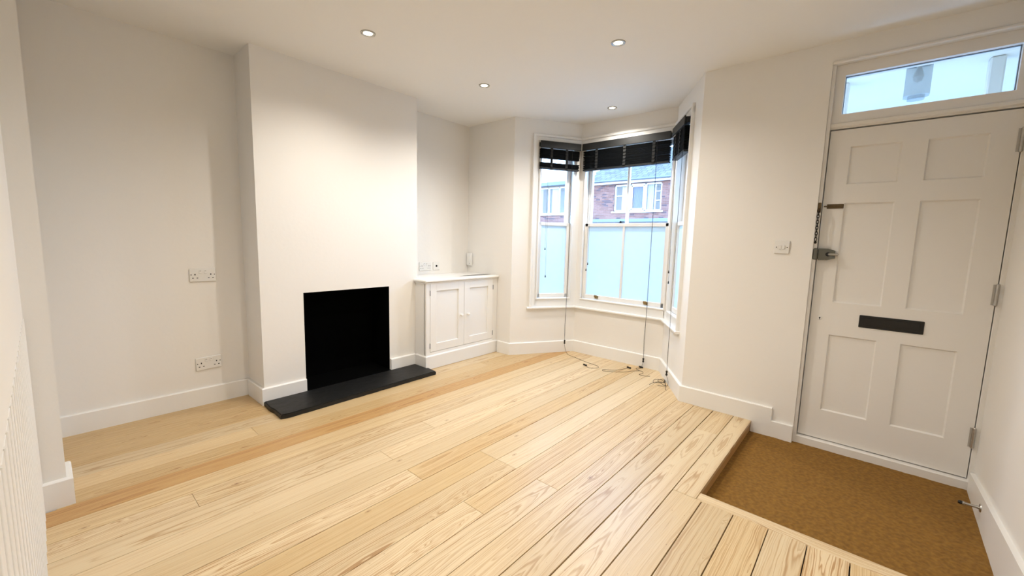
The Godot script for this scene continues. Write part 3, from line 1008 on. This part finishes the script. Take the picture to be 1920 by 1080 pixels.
# ---------------------------------------------------------------- sockets, switch, box, stop
func socket_plate(where: Vector3, label: String, tilt := 0.0) -> void:
	var t := thing("double_socket", label, "socket", where, "white double sockets", "", Basis(Vector3.UP, PI / 2) * Basis(Vector3.BACK, tilt))
	# own axes: x along the wall, y up, z into the room
	var st := mb()
	cbox(st, Vector3(-0.0765, -0.0455, 0.0), Vector3(0.0765, 0.0455, 0.0095), 0.0035)
	part("plate", st, M.plastic, t, true)
	for s in [-1.0, 1.0]:
		st = mb()
		var cx: float = s * 0.045
		cbox(st, Vector3(cx - 0.003, 0.0, 0.0088), Vector3(cx + 0.003, 0.0105, 0.0102))
		for q in [-1.0, 1.0]:
			cbox(st, Vector3(cx + q * 0.0125 - 0.0045, -0.0215, 0.0088), Vector3(cx + q * 0.0125 + 0.0045, -0.0165, 0.0102))
		part("pin_holes", st, M.hole, t, true)
		st = mb()
		cbox(st, Vector3(s * 0.0145 - 0.0085, 0.011, 0.009), Vector3(s * 0.0145 + 0.0085, 0.034, 0.0125), 0.002)
		var sw := part("rocker", st, M.plastic, t, true)
		st = mb()
		cbox(st, Vector3(s * 0.0145 - 0.005, 0.028, 0.0118), Vector3(s * 0.0145 + 0.005, 0.031, 0.0128))
		part("mark", st, M.print, sw, true)
		st = mb()
		lathe(st, [Vector2(0.0035, 0), Vector2(0.0028, 0.0012), Vector2(0, 0.0012)], Vector3(s * 0.0665, 0.004, 0.0093), Vector3.BACK, 10)
		part("screw", st, M.dark_iron, t, true)

func fittings() -> void:
	socket_plate(Vector3(XA, 0.93, -0.744), "white double socket at waist height on the near alcove wall")
	socket_plate(Vector3(XA, 0.299, -0.748), "white double socket low above the skirting in the near alcove", 0.03)
	socket_plate(Vector3(XA, 0.93, -2.652), "white double socket on the wall above the cupboard")
	# aerial outlet
	var t := thing("aerial_socket", "small square aerial outlet beside the socket above the cupboard", "socket", Vector3(XA, 0.93, -2.797), "", "", Basis(Vector3.UP, PI / 2))
	var st := mb()
	cbox(st, Vector3(-0.043, -0.043, 0), Vector3(0.043, 0.043, 0.009), 0.003)
	part("plate", st, M.plastic, t, true)
	st = mb()
	lathe(st, [Vector2(0.011, 0.0), Vector2(0.011, 0.003), Vector2(0.007, 0.003), Vector2(0.007, 0.001), Vector2(0, 0.001)], Vector3(0, 0, 0.009), Vector3.BACK, 16)
	part("outlet", st, M.hole, t, true)
	# sensor box in the corner
	t = thing("wall_box", "white rounded plastic box on the wall corner above the cupboard", "sensor", Vector3(-3.468, 0.995, ZF))
	st = mb()
	cbox(st, Vector3(-3.515, 0.925, ZF + 0.001), Vector3(-3.432, 1.066, ZF + 0.034), 0.01)
	part("case", st, M.plastic, t)
	st = mb()
	lathe(st, [Vector2(0.004, 0), Vector2(0.003, 0.002), Vector2(0, 0.002)], Vector3(-3.455, 0.95, ZF + 0.034), Vector3.BACK, 10)
	part("indicator", st, M.print, t)
	# light switch
	t = thing("light_switch", "white double light switch on the wall left of the front door", "switch", Vector3(-0.4585, 1.2265, ZF))
	st = mb()
	cbox(st, Vector3(-0.502, 1.184, ZF), Vector3(-0.415, 1.269, ZF + 0.009), 0.003)
	part("plate", st, M.plastic, t)
	for s in [-1.0, 1.0]:
		st = mb()
		cbox(st, Vector3(-0.4585 + s * 0.0105 - 0.0085, 1.214, ZF + 0.008), Vector3(-0.4585 + s * 0.0105 + 0.0085, 1.239, ZF + 0.0135), 0.003)
		part("rocker", st, M.plastic, t)
		st = mb()
		lathe(st, [Vector2(0.0035, 0), Vector2(0.0028, 0.0015), Vector2(0, 0.0015)], Vector3(-0.4585 + s * 0.0305, 1.2265, ZF + 0.0088), Vector3.BACK, 10)
		part("screw", st, M.dark_iron, t)
	# door stop
	t = thing("door_stop", "steel door stop with black tip on the right skirting", "door stop", Vector3(0.503, 0.012, -2.88))
	st = mb()
	lathe(st, [Vector2(0, 0), Vector2(0.02, 0), Vector2(0.021, 0.004), Vector2(0.018, 0.009), Vector2(0.0075, 0.011), Vector2(0.0065, 0.02), Vector2(0.0065, 0.058), Vector2(0.009, 0.06), Vector2(0.009, 0.066), Vector2(0, 0.066)], Vector3(0.5115, 0.012, -2.88), Vector3.LEFT, 20)
	part("stem", st, M.steel, t)
	st = mb()
	lathe(st, [Vector2(0, 0.064), Vector2(0.0085, 0.064), Vector2(0.0085, 0.075), Vector2(0.006, 0.08), Vector2(0, 0.08)], Vector3(0.5115, 0.012, -2.88), Vector3.LEFT, 18)
	part("rubber_tip", st, M.black_paint, t)

# ---------------------------------------------------------------- blinds
func blinds() -> void:
	var fx := [facet(B1, B2), facet(B2, B3), facet(B3, B4)]
	var L2 := B3.distance_to(B4)
	var span := [[0.264, 0.722], [0.044, 0.975], [0.09, L2 - 0.264]]
	var lab := ["dark wooden venetian blind raised on the cupboard-side bay window", "wide dark wooden venetian blind raised on the middle bay window", "dark wooden venetian blind raised on the door-side bay window"]
	var tapes := [[0.39, 0.56], [0.215, 0.525, 0.82], [0.2, 0.35]]
	for k in 3:
		var b := thing("venetian_blind", lab[k], "blind", fx[k] * Vector3((span[k][0] + span[k][1]) / 2, 1.975, 0.03), "raised venetian blinds in the bay", "", fx[k].basis)
		var inv: Transform3D = b.transform.affine_inverse() * fx[k]
		var a: float = span[k][0]
		var e: float = span[k][1]
		var add := func(called: String, st: SurfaceTool, m: Material) -> MeshInstance3D:
			var o := part(called, st, m, b, true)
			o.transform = inv
			return o
		var st := mb()
		cbox(st, Vector3(a, 2.178, 0.048), Vector3(e, 2.248, 0.06), 0.003)
		add.call("valance", st, M.blind_wood)
		st = mb()
		cbox(st, Vector3(a + 0.006, 2.196, 0.0), Vector3(e - 0.006, 2.24, 0.046), 0.002)
		add.call("head_rail", st, M.blind_wood)
		var r := RandomNumberGenerator.new()
		r.seed = 30 + k
		var n := 30
		var ys := []
		# the bundled slats; the cupboard-side one hangs looser
		var y := 1.992
		for i in n:
			ys.append(y)
			y += 0.0062 if k != 0 else (0.0055 if i != 8 else 0.042)
			if y > 2.172: break
		if k != 0: ys.append(2.166)
		st = mb()
		cbox(st, Vector3(a + 0.01, 1.97, -0.002), Vector3(e - 0.01, 1.986, 0.05), 0.003)
		add.call("bottom_rail", st, M.blind_wood)
		for yy in ys:
			st = mb()
			var tilt := 0.1 + r.randf_range(-0.05, 0.05)
			var j := r.randf_range(-0.0015, 0.0015)
			cbox(st, Vector3(-(e - a) / 2 + 0.01, -0.0017, -0.025), Vector3((e - a) / 2 - 0.01, 0.0017, 0.025), 0.0008, Transform3D(Basis(Vector3.RIGHT, tilt) * Basis(Vector3.BACK, r.randf_range(-0.003, 0.003)), Vector3((a + e) / 2 + j, yy, 0.024 + j)))
			add.call("slat", st, M.blind_slat)
		for t in tapes[k]:
			st = mb()
			var pts := []
			cbox(st, Vector3(t - 0.014, 1.965, 0.0512), Vector3(t + 0.014, 2.182, 0.0528))
			for i in 6:
				# loose folds of the tape between the bundled slats
				var fy := 1.985 + i * 0.032
				cbox(st, Vector3(t - 0.014, fy, 0.052), Vector3(t + 0.014, fy + 0.014, 0.058), 0.002)
			add.call("ladder_tape", st, M.blind_tape)
		# long lift cords with their joiner, and the run lying on the floor
		var drop: Array = [[0.618, 0.06, 0.141], [0.848, 0.05, 0.1], [0.46, 0.05, 0.14]][k]
		var cord_of := func(called: String, pts: Array, rad: float) -> MeshInstance3D:
			var s2 := mb()
			tube(s2, pts, rad, 5)
			return add.call(called, s2, M.cord)
		cord_of.call("lift_cord", [Vector3(drop[0], 2.19, 0.052), Vector3(drop[0] + 0.002, 1.9, drop[1]), Vector3(drop[0] + 0.001, 1.0, drop[1]), Vector3(drop[0], drop[2], drop[1])], 0.0016)
		cord_of.call("lift_cord", [Vector3(drop[0] + 0.008, 2.19, 0.052), Vector3(drop[0] + 0.006, 1.9, drop[1]), Vector3(drop[0] + 0.006, 0.62, drop[1] + 0.001), Vector3(drop[0] - 0.008, 0.28, drop[1]), Vector3(drop[0] + 0.001, drop[2], drop[1])], 0.0012)
		st = mb()
		lathe(st, [Vector2(0, -0.021), Vector2(0.0085, -0.02), Vector2(0.009, -0.008), Vector2(0.006, -0.002), Vector2(0.006, 0.002), Vector2(0.009, 0.008), Vector2(0.0085, 0.02), Vector2(0, 0.021)], Vector3(drop[0], drop[2] - 0.018, drop[1]), Vector3.UP, 12)
		add.call("cord_joiner", st, M.black_paint)
		# tilt cords with their tassels
		var tc: Array = [[0.362, 1.152, 0.861], [0.155, 1.004, 0.939], [0.24, 0.99, 0.898]][k]
		for i in 2:
			var tx: float = tc[0] + (-0.007 + 0.014 * i if k != 1 else 0.009 - 0.018 * i)
			var ty: float = tc[1 + i]
			cord_of.call("tilt_cord", [Vector3(tx, 2.19, 0.052), Vector3(tx, 1.6, 0.045), Vector3(tx, ty, 0.04)], 0.001)
			st = mb()
			lathe(st, [Vector2(0, 0.012), Vector2(0.0035, 0.011), Vector2(0.0065, -0.01), Vector2(0.005, -0.014), Vector2(0, -0.014)], Vector3(tx, ty - 0.008, 0.04), Vector3.UP, 10)
			add.call("tassel", st, M.black_paint)
		# loose ends on the boards
		var base: Vector3 = fx[k] * Vector3(drop[0], drop[2] - 0.04, drop[1])
		var runs: Array = [
			[[base, Vector3(-2.45, 0.05, -3.74), Vector3(-2.40, 0.004, -3.72), Vector3(-2.25, 0.003, -3.667), Vector3(-2.1, 0.003, -3.615), Vector3(-1.98, 0.003, -3.59), Vector3(-1.926, 0.003, -3.55), Vector3(-1.94, 0.003, -3.5), Vector3(-1.99, 0.003, -3.472), Vector3(-2.05, 0.005, -3.505)]],
			[[base, Vector3(-1.61, 0.03, -3.845), Vector3(-1.62, 0.004, -3.84), Vector3(-1.646, 0.003, -3.79), Vector3(-1.606, 0.003, -3.754), Vector3(-1.56, 0.004, -3.735), Vector3(-1.532, 0.003, -3.69), Vector3(-1.545, 0.003, -3.633), Vector3(-1.49, 0.003, -3.628), Vector3(-1.45, 0.003, -3.66)],
			[Vector3(-1.705, 0.006, -3.74), Vector3(-1.742, 0.003, -3.631), Vector3(-1.792, 0.003, -3.564), Vector3(-1.858, 0.003, -3.525), Vector3(-1.845, 0.003, -3.487), Vector3(-1.785, 0.003, -3.509), Vector3(-1.683, 0.003, -3.588), Vector3(-1.641, 0.003, -3.671), Vector3(-1.586, 0.005, -3.743)]],
			[[base, Vector3(-1.218, 0.05, -3.48), Vector3(-1.235, 0.004, -3.5), Vector3(-1.29, 0.003, -3.53), Vector3(-1.35, 0.003, -3.59), Vector3(-1.33, 0.004, -3.66), Vector3(-1.29, 0.003, -3.615), Vector3(-1.31, 0.005, -3.55), Vector3(-1.36, 0.003, -3.52), Vector3(-1.38, 0.003, -3.6), Vector3(-1.33, 0.004, -3.63), Vector3(-1.27, 0.005, -3.56), Vector3(-1.25, 0.003, -3.49), Vector3(-1.3, 0.003, -3.46)],
			[Vector3(-1.362, 0.003, -3.432), Vector3(-1.355, 0.004, -3.5), Vector3(-1.32, 0.006, -3.56), Vector3(-1.28, 0.004, -3.58), Vector3(-1.31, 0.003, -3.64), Vector3(-1.25, 0.004, -3.52), Vector3(-1.22, 0.003, -3.43), Vector3(-1.2, 0.003, -3.4)]]][k]
		for run in runs:
			st = mb()
			tube(st, smooth_path(run, 6), 0.0016, 5)
			part("loose_cord", st, M.cord, b)
		var ends: Array = [[Vector3(-2.055, 0.009, -3.507)], [Vector3(-1.7, 0.009, -3.745), Vector3(-1.622, 0.009, -3.85)], []][k]
		for p in ends:
			st = mb()
			lathe(st, [Vector2(0, -0.022), Vector2(0.008, -0.021), Vector2(0.0085, -0.008), Vector2(0.0055, -0.002), Vector2(0.0055, 0.002), Vector2(0.0085, 0.008), Vector2(0.008, 0.021), Vector2(0, 0.022)], p, Vector3(1, 0, 0.3), 12)
			part("cord_joiner", st, M.black_paint, b)

# ---------------------------------------------------------------- downlights
func downlights() -> void:
	var spots := [
		[-2.459, -1.424, "lit downlight in the ceiling nearest the chimney breast"],
		[-1.319, -2.467, "brightest lit downlight in the ceiling, before the bay"],
		[-2.498, -2.47, "lit downlight in the ceiling in front of the cupboard alcove"],
		[-1.943, -3.585, "lit downlight in the ceiling inside the bay"],
		[-1.32, -1.2, "lit downlight above the middle of the floor, out of view"],
		[-0.15, -0.9, "lit downlight above the boards by the doormat, out of view"],
		[-0.15, 1.2, "lit downlight above the hall, out of view"]]
	for k in spots.size():
		var s: Array = spots[k]
		var o := Vector3(s[0], H, s[1])
		var t := thing("downlight", s[2], "downlight", o, "ceiling downlights")
		var st := mb()
		lathe(st, [Vector2(0.027, -0.001), Vector2(0.03, -0.005), Vector2(0.037, -0.007), Vector2(0.043, -0.005), Vector2(0.0445, 0.0)], o, Vector3.UP, 32)
		part("rim", st, M.steel, t)
		st = mb()
		lathe(st, [Vector2(0.0, -0.0045), Vector2(0.016, -0.004), Vector2(0.026, -0.002), Vector2(0.028, 0.0)], o, Vector3.UP, 24)
		part("bulb", st, M.lamp_glow, t)
		var l := SpotLight3D.new()
		l.name = "beam"
		l.position = Vector3(0, -0.02, 0)
		l.rotation_degrees = Vector3(-90, 0, 0)
		l.spot_angle = 74.0
		l.spot_angle_attenuation = 0.9
		l.spot_range = 12.0
		l.spot_attenuation = 2.0
		l.light_size = 0.025
		l.light_color = Color(1.0, 0.97, 0.93)
		l.light_energy = 0.68
		l.shadow_enabled = true
		t.add_child(l)

# ---------------------------------------------------------------- outside
func brick_field(st: SurfaceTool, x0: float, x1: float, y0: float, y1: float, z: float, holes: Array, r: RandomNumberGenerator) -> void:
	var row := 0
	var y := y0
	while y < y1 - 0.03:
		var x := x0 - (0.1125 if row % 2 == 1 else 0.0)
		while x < x1:
			var a := maxf(x + 0.005, x0)
			var b := minf(x + 0.22, x1)
			var hit := b - a < 0.03
			for h in holes:
				if b > h[0] and a < h[2] and y + 0.065 > h[1] and y < h[3]:
					if a < h[0]: b = minf(b, h[0])
					elif b > h[2]: a = maxf(a, h[2])
					else: hit = true
					if b - a < 0.03: hit = true
			if not hit:
				var t := r.randf()
				var c := Color(0.15, 0.066, 0.054).lerp(Color(0.25, 0.125, 0.1), t)
				if t > 0.85: c = Color(0.085, 0.05, 0.055)
				st.set_color(c)
				cbox(st, Vector3(a, y, z - 0.05), Vector3(b, minf(y + 0.065, y1), z + 0.008 + r.randf() * 0.003))
			x += 0.225
		y += 0.075
		row += 1

func casement(b: Node3D, x0: float, x1: float, y0: float, y1: float, z: float, bars: Array, curtains: Array) -> void:
	var st := mb()
	var f := 0.06
	cbox(st, Vector3(x0, y0, z - 0.03), Vector3(x0 + f, y1, z + 0.03), 0.006)
	cbox(st, Vector3(x1 - f, y0, z - 0.03), Vector3(x1, y1, z + 0.03), 0.006)
	cbox(st, Vector3(x0, y0, z - 0.03), Vector3(x1, y0 + f, z + 0.03), 0.006)
	cbox(st, Vector3(x0, y1 - f, z - 0.03), Vector3(x1, y1, z + 0.03), 0.006)
	for t in bars:
		cbox(st, Vector3(t - 0.045, y0, z - 0.03), Vector3(t + 0.045, y1, z + 0.03), 0.006)
	var w := part("window", st, M.upvc, b)
	part("sill", bx(x0 - 0.1, y0 - 0.07, z - 0.05, x1 + 0.1, y0, z + 0.12, 0.01), M.upvc, b)
	var edges := [x0]
	edges.append_array(bars)
	edges.append(x1)
	for k in edges.size() - 1:
		var g := mb()
		quad(g, Vector3(edges[k] + 0.03, y0 + 0.03, z - 0.005), Vector3(edges[k + 1] - 0.03, y0 + 0.03, z - 0.005), Vector3(edges[k + 1] - 0.03, y1 - 0.03, z - 0.005), Vector3(edges[k] + 0.03, y1 - 0.03, z - 0.005), Vector3(0, 0, 1))
		part("pane", g, M.clear_glass, w)
	for c in curtains:
		# gathered cloth: a folded sheet
		st = mb()
		var n := maxi(8, int((c[1] - c[0]) / 0.03))
		for k in n:
			var xa: float = lerpf(c[0], c[1], float(k) / n)
			var xb: float = lerpf(c[0], c[1], float(k + 1) / n)
			var za := z - 0.14 + (0.02 if k % 2 == 0 else -0.02)
			var zc := z - 0.14 + (0.02 if k % 2 == 1 else -0.02)
			flat_quad(st, Vector3(xa, c[2], za), Vector3(xb, c[2], zc), Vector3(xb, c[3], zc), Vector3(xa, c[3], za), Vector3((xa + xb) / 2, (c[2] + c[3]) / 2, z - 2.0))
		part("curtain" if c[4] != "shade_blue" else "roller_shade", st, M[c[4]], w)
	part("room_behind", bx(x0, y0, z - 1.2, x1, y1, z - 1.1), M.dim_room, b)

func outside() -> void:
	var r := RandomNumberGenerator.new()
	r.seed = 77
	var gy := -0.55
	# street
	single("ground", bx(-40, gy - 0.2, -60, 30, gy, ZF - 0.35), M.tarmac, "grey street between the houses, hidden by frosted panes", "street", "", "structure")
	# brick house opposite
	var z := -18.0
	var h := thing("brick_house", "red brick house with tiled roof and white windows across the street", "house", Vector3(-7.5, gy, z))
	var hole := [[-9.4, 2.66, -7.15, 3.88]]
	var st := mb()
	for b in [[-10.6, -9.4, gy, 4.0], [-7.15, -1.2, gy, 4.0], [-9.4, -7.15, gy, 2.66], [-9.4, -7.15, 3.88, 4.0]]:
		cbox(st, Vector3(b[0], b[2], z - 0.25), Vector3(b[1], b[3], z))
	part("wall", st, M.mortar, h)
	st = mb()
	brick_field(st, -10.6, -5.6, 2.32, 3.95, z, hole, r)
	var bk := part("brickwork", st, M.brick, h)
	bk.set_meta("kind", "stuff")
	part("house_side", bx(-10.6, gy, -25.0, -1.2, 4.2, z - 1.6), M.mortar, h)
	casement(h, -9.4, -7.15, 2.66, 3.88, z - 0.06, [-8.62, -7.9], [[-9.1, -8.66, 2.7, 3.84, "curtain_cream"], [-8.53, -7.97, 2.8, 3.76, "shade_blue"], [-7.85, -7.5, 2.7, 3.84, "curtain_grey"]])
	# opening light of the middle casement and small top bars
	st = mb()
	for b in [[-8.56, 2.72, -8.5, 3.82], [-8.0, 2.72, -7.945, 3.82], [-8.56, 2.72, -7.945, 2.79], [-8.56, 3.75, -7.945, 3.82]]:
		cbox(st, Vector3(b[0], b[1], z - 0.05), Vector3(b[2], b[3], z + 0.005), 0.006)
	part("opening_light", st, M.upvc, h)
	for b in [[-9.36, 3.36, -9.06, 3.4], [-7.46, 3.5, -7.2, 3.53], [-7.5, 3.1, -7.2, 3.13], [-7.47, 2.72, -7.44, 3.8]]:
		part("inner_bar", bx(b[0], b[1], z - 0.1, b[2], b[3], z - 0.075), M.upvc, h)
	part("fascia", bx(-10.75, 3.93, z - 0.1, -1.2, 4.03, z + 0.16, 0.01), M.upvc, h)
	st = mb()
	lathe(st, [Vector2(0.0, 0), Vector2(0.055, 0), Vector2(0.055, 9.55), Vector2(0, 9.55)], Vector3(-10.75, 4.07, z + 0.22), Vector3.RIGHT, 12)
	part("gutter", st, M.gutter, h)
	# ledge over the ground floor
	part("ledge", bx(-10.6, 2.16, z - 0.1, -1.2, 2.32, z + 0.1, 0.02), M.lead, h)
	# roof: tiles laid course by course
	st = mb()
	var sl := 0.9
	for c in 14:
		var yy := 4.09 + c * 0.2 * sl * 0.7
		var zz := z + 0.24 - c * 0.2
		var x := -10.85 + (0.0 if c % 2 == 0 else 0.13)
		while x < -5.4:
			var t := r.randf()
			st.set_color(Color(0.075, 0.066, 0.066).lerp(Color(0.12, 0.108, 0.108), t))
			cbox(st, Vector3(x + 0.006, 0, -0.3), Vector3(x + 0.254, 0.03, 0.0), 0.006, Transform3D(Basis(Vector3.RIGHT, 0.53), Vector3(0, yy + r.randf() * 0.006, zz)))
			x += 0.26
	var tl := part("roof_tiles", st, M.roof_tile, h)
	tl.set_meta("kind", "stuff")
	st = mb()
	prism(st, PackedVector2Array([Vector2(z + 0.1, 4.02), Vector2(z - 3.0, 5.95), Vector2(z - 6.0, 4.02)]), Vector3(-10.8, 0, 0), Vector3(0, 0, 1), Vector3.UP, Vector3(9.6, 0, 0))
	part("roof", st, M.lead, h)
	# flat-roofed neighbour
	var n := thing("flat_roofed_house", "pale flat-roofed house with tall white windows across the street", "house", Vector3(-14.5, gy, z))
	st = mb()
	for b in [[-17.5, -14.15, gy, 4.1], [-11.9, -11.0, gy, 4.1], [-14.15, -11.9, gy, 2.58], [-14.15, -11.9, 4.0, 4.1]]:
		cbox(st, Vector3(b[0], b[2], z - 0.3), Vector3(b[1], b[3], z))
	part("wall", st, M.mortar, n)
	st = mb()
	brick_field(st, -14.8, -11.2, 1.9, 2.54, z, [], r)
	var b2 := part("brickwork", st, M.brick, n)
	b2.set_meta("kind", "stuff")
	part("roof_edge", bx(-17.6, 4.06, z - 6.0, -10.95, 4.26, z + 0.25, 0.02), M.lead, n)
	casement(n, -14.15, -11.9, 2.62, 4.0, z - 0.04, [-13.22, -12.55], [[-14.0, -13.7, 2.7, 3.95, "curtain_grey"], [-13.1, -12.75, 2.7, 3.95, "curtain_cream"]])
	part("house_side", bx(-17.5, gy, -25.0, -11.0, 4.1, z - 1.6), M.mortar, n)
	# porch over the front door
	var p := thing("porch", "white painted porch soffit and posts beyond the fanlight", "porch", Vector3(0.1, gy, -4.3), "", "structure")
	part("soffit", bx(-0.85, 2.4, -5.0, 1.0, 2.5, ZD - 0.09), M.render_white, p)
	part("soffit_band", bx(-0.85, 2.35, -4.98, 1.0, 2.4, -4.9), M.render_white, p)
	for x in [[0.425, 0.49], [-0.3, -0.238]]:
		part("post", bx(x[0], gy, -3.96, x[1], 2.4, -3.86, 0.008), M.render_white, p)
	part("side_wall", bx(0.8, gy, -4.6, 1.0, 2.45, ZF - 0.2), M.render_white, p)
	part("path", bx(-1.0, gy - 0.1, -5.2, 1.0, -0.2, ZD - 0.1), M.render_white, p)
	# lantern under the soffit
	var l := thing("porch_lantern", "clear glass porch lantern seen through the fanlight", "lantern", Vector3(0.11, 2.4, -3.7))
	st = mb()
	cbox(st, Vector3(0.055, 2.378, -3.755), Vector3(0.165, 2.4, -3.645), 0.006)
	part("cap", st, M.grey_metal, l)
	st = mb()
	prism_y(st, PackedVector2Array([Vector2(0.05, -3.73), Vector2(0.08, -3.76), Vector2(0.14, -3.76), Vector2(0.17, -3.73), Vector2(0.17, -3.67), Vector2(0.14, -3.64), Vector2(0.08, -3.64), Vector2(0.05, -3.67)]), 2.19, 2.379)
	prism_y(st, PackedVector2Array([Vector2(0.07, -3.72), Vector2(0.09, -3.74), Vector2(0.13, -3.74), Vector2(0.15, -3.72), Vector2(0.15, -3.68), Vector2(0.13, -3.66), Vector2(0.09, -3.66), Vector2(0.07, -3.68)]), 2.17, 2.191)
	part("glass", st, M.lantern_glass, l)
	st = mb()
	lathe(st, [Vector2(0.0, 0), Vector2(0.018, 0.01), Vector2(0.026, 0.035), Vector2(0.02, 0.065), Vector2(0.013, 0.085), Vector2(0.013, 0.11)], Vector3(0.11, 2.27, -3.7), Vector3.UP, 16)
	part("bulb", st, M.plastic, l)
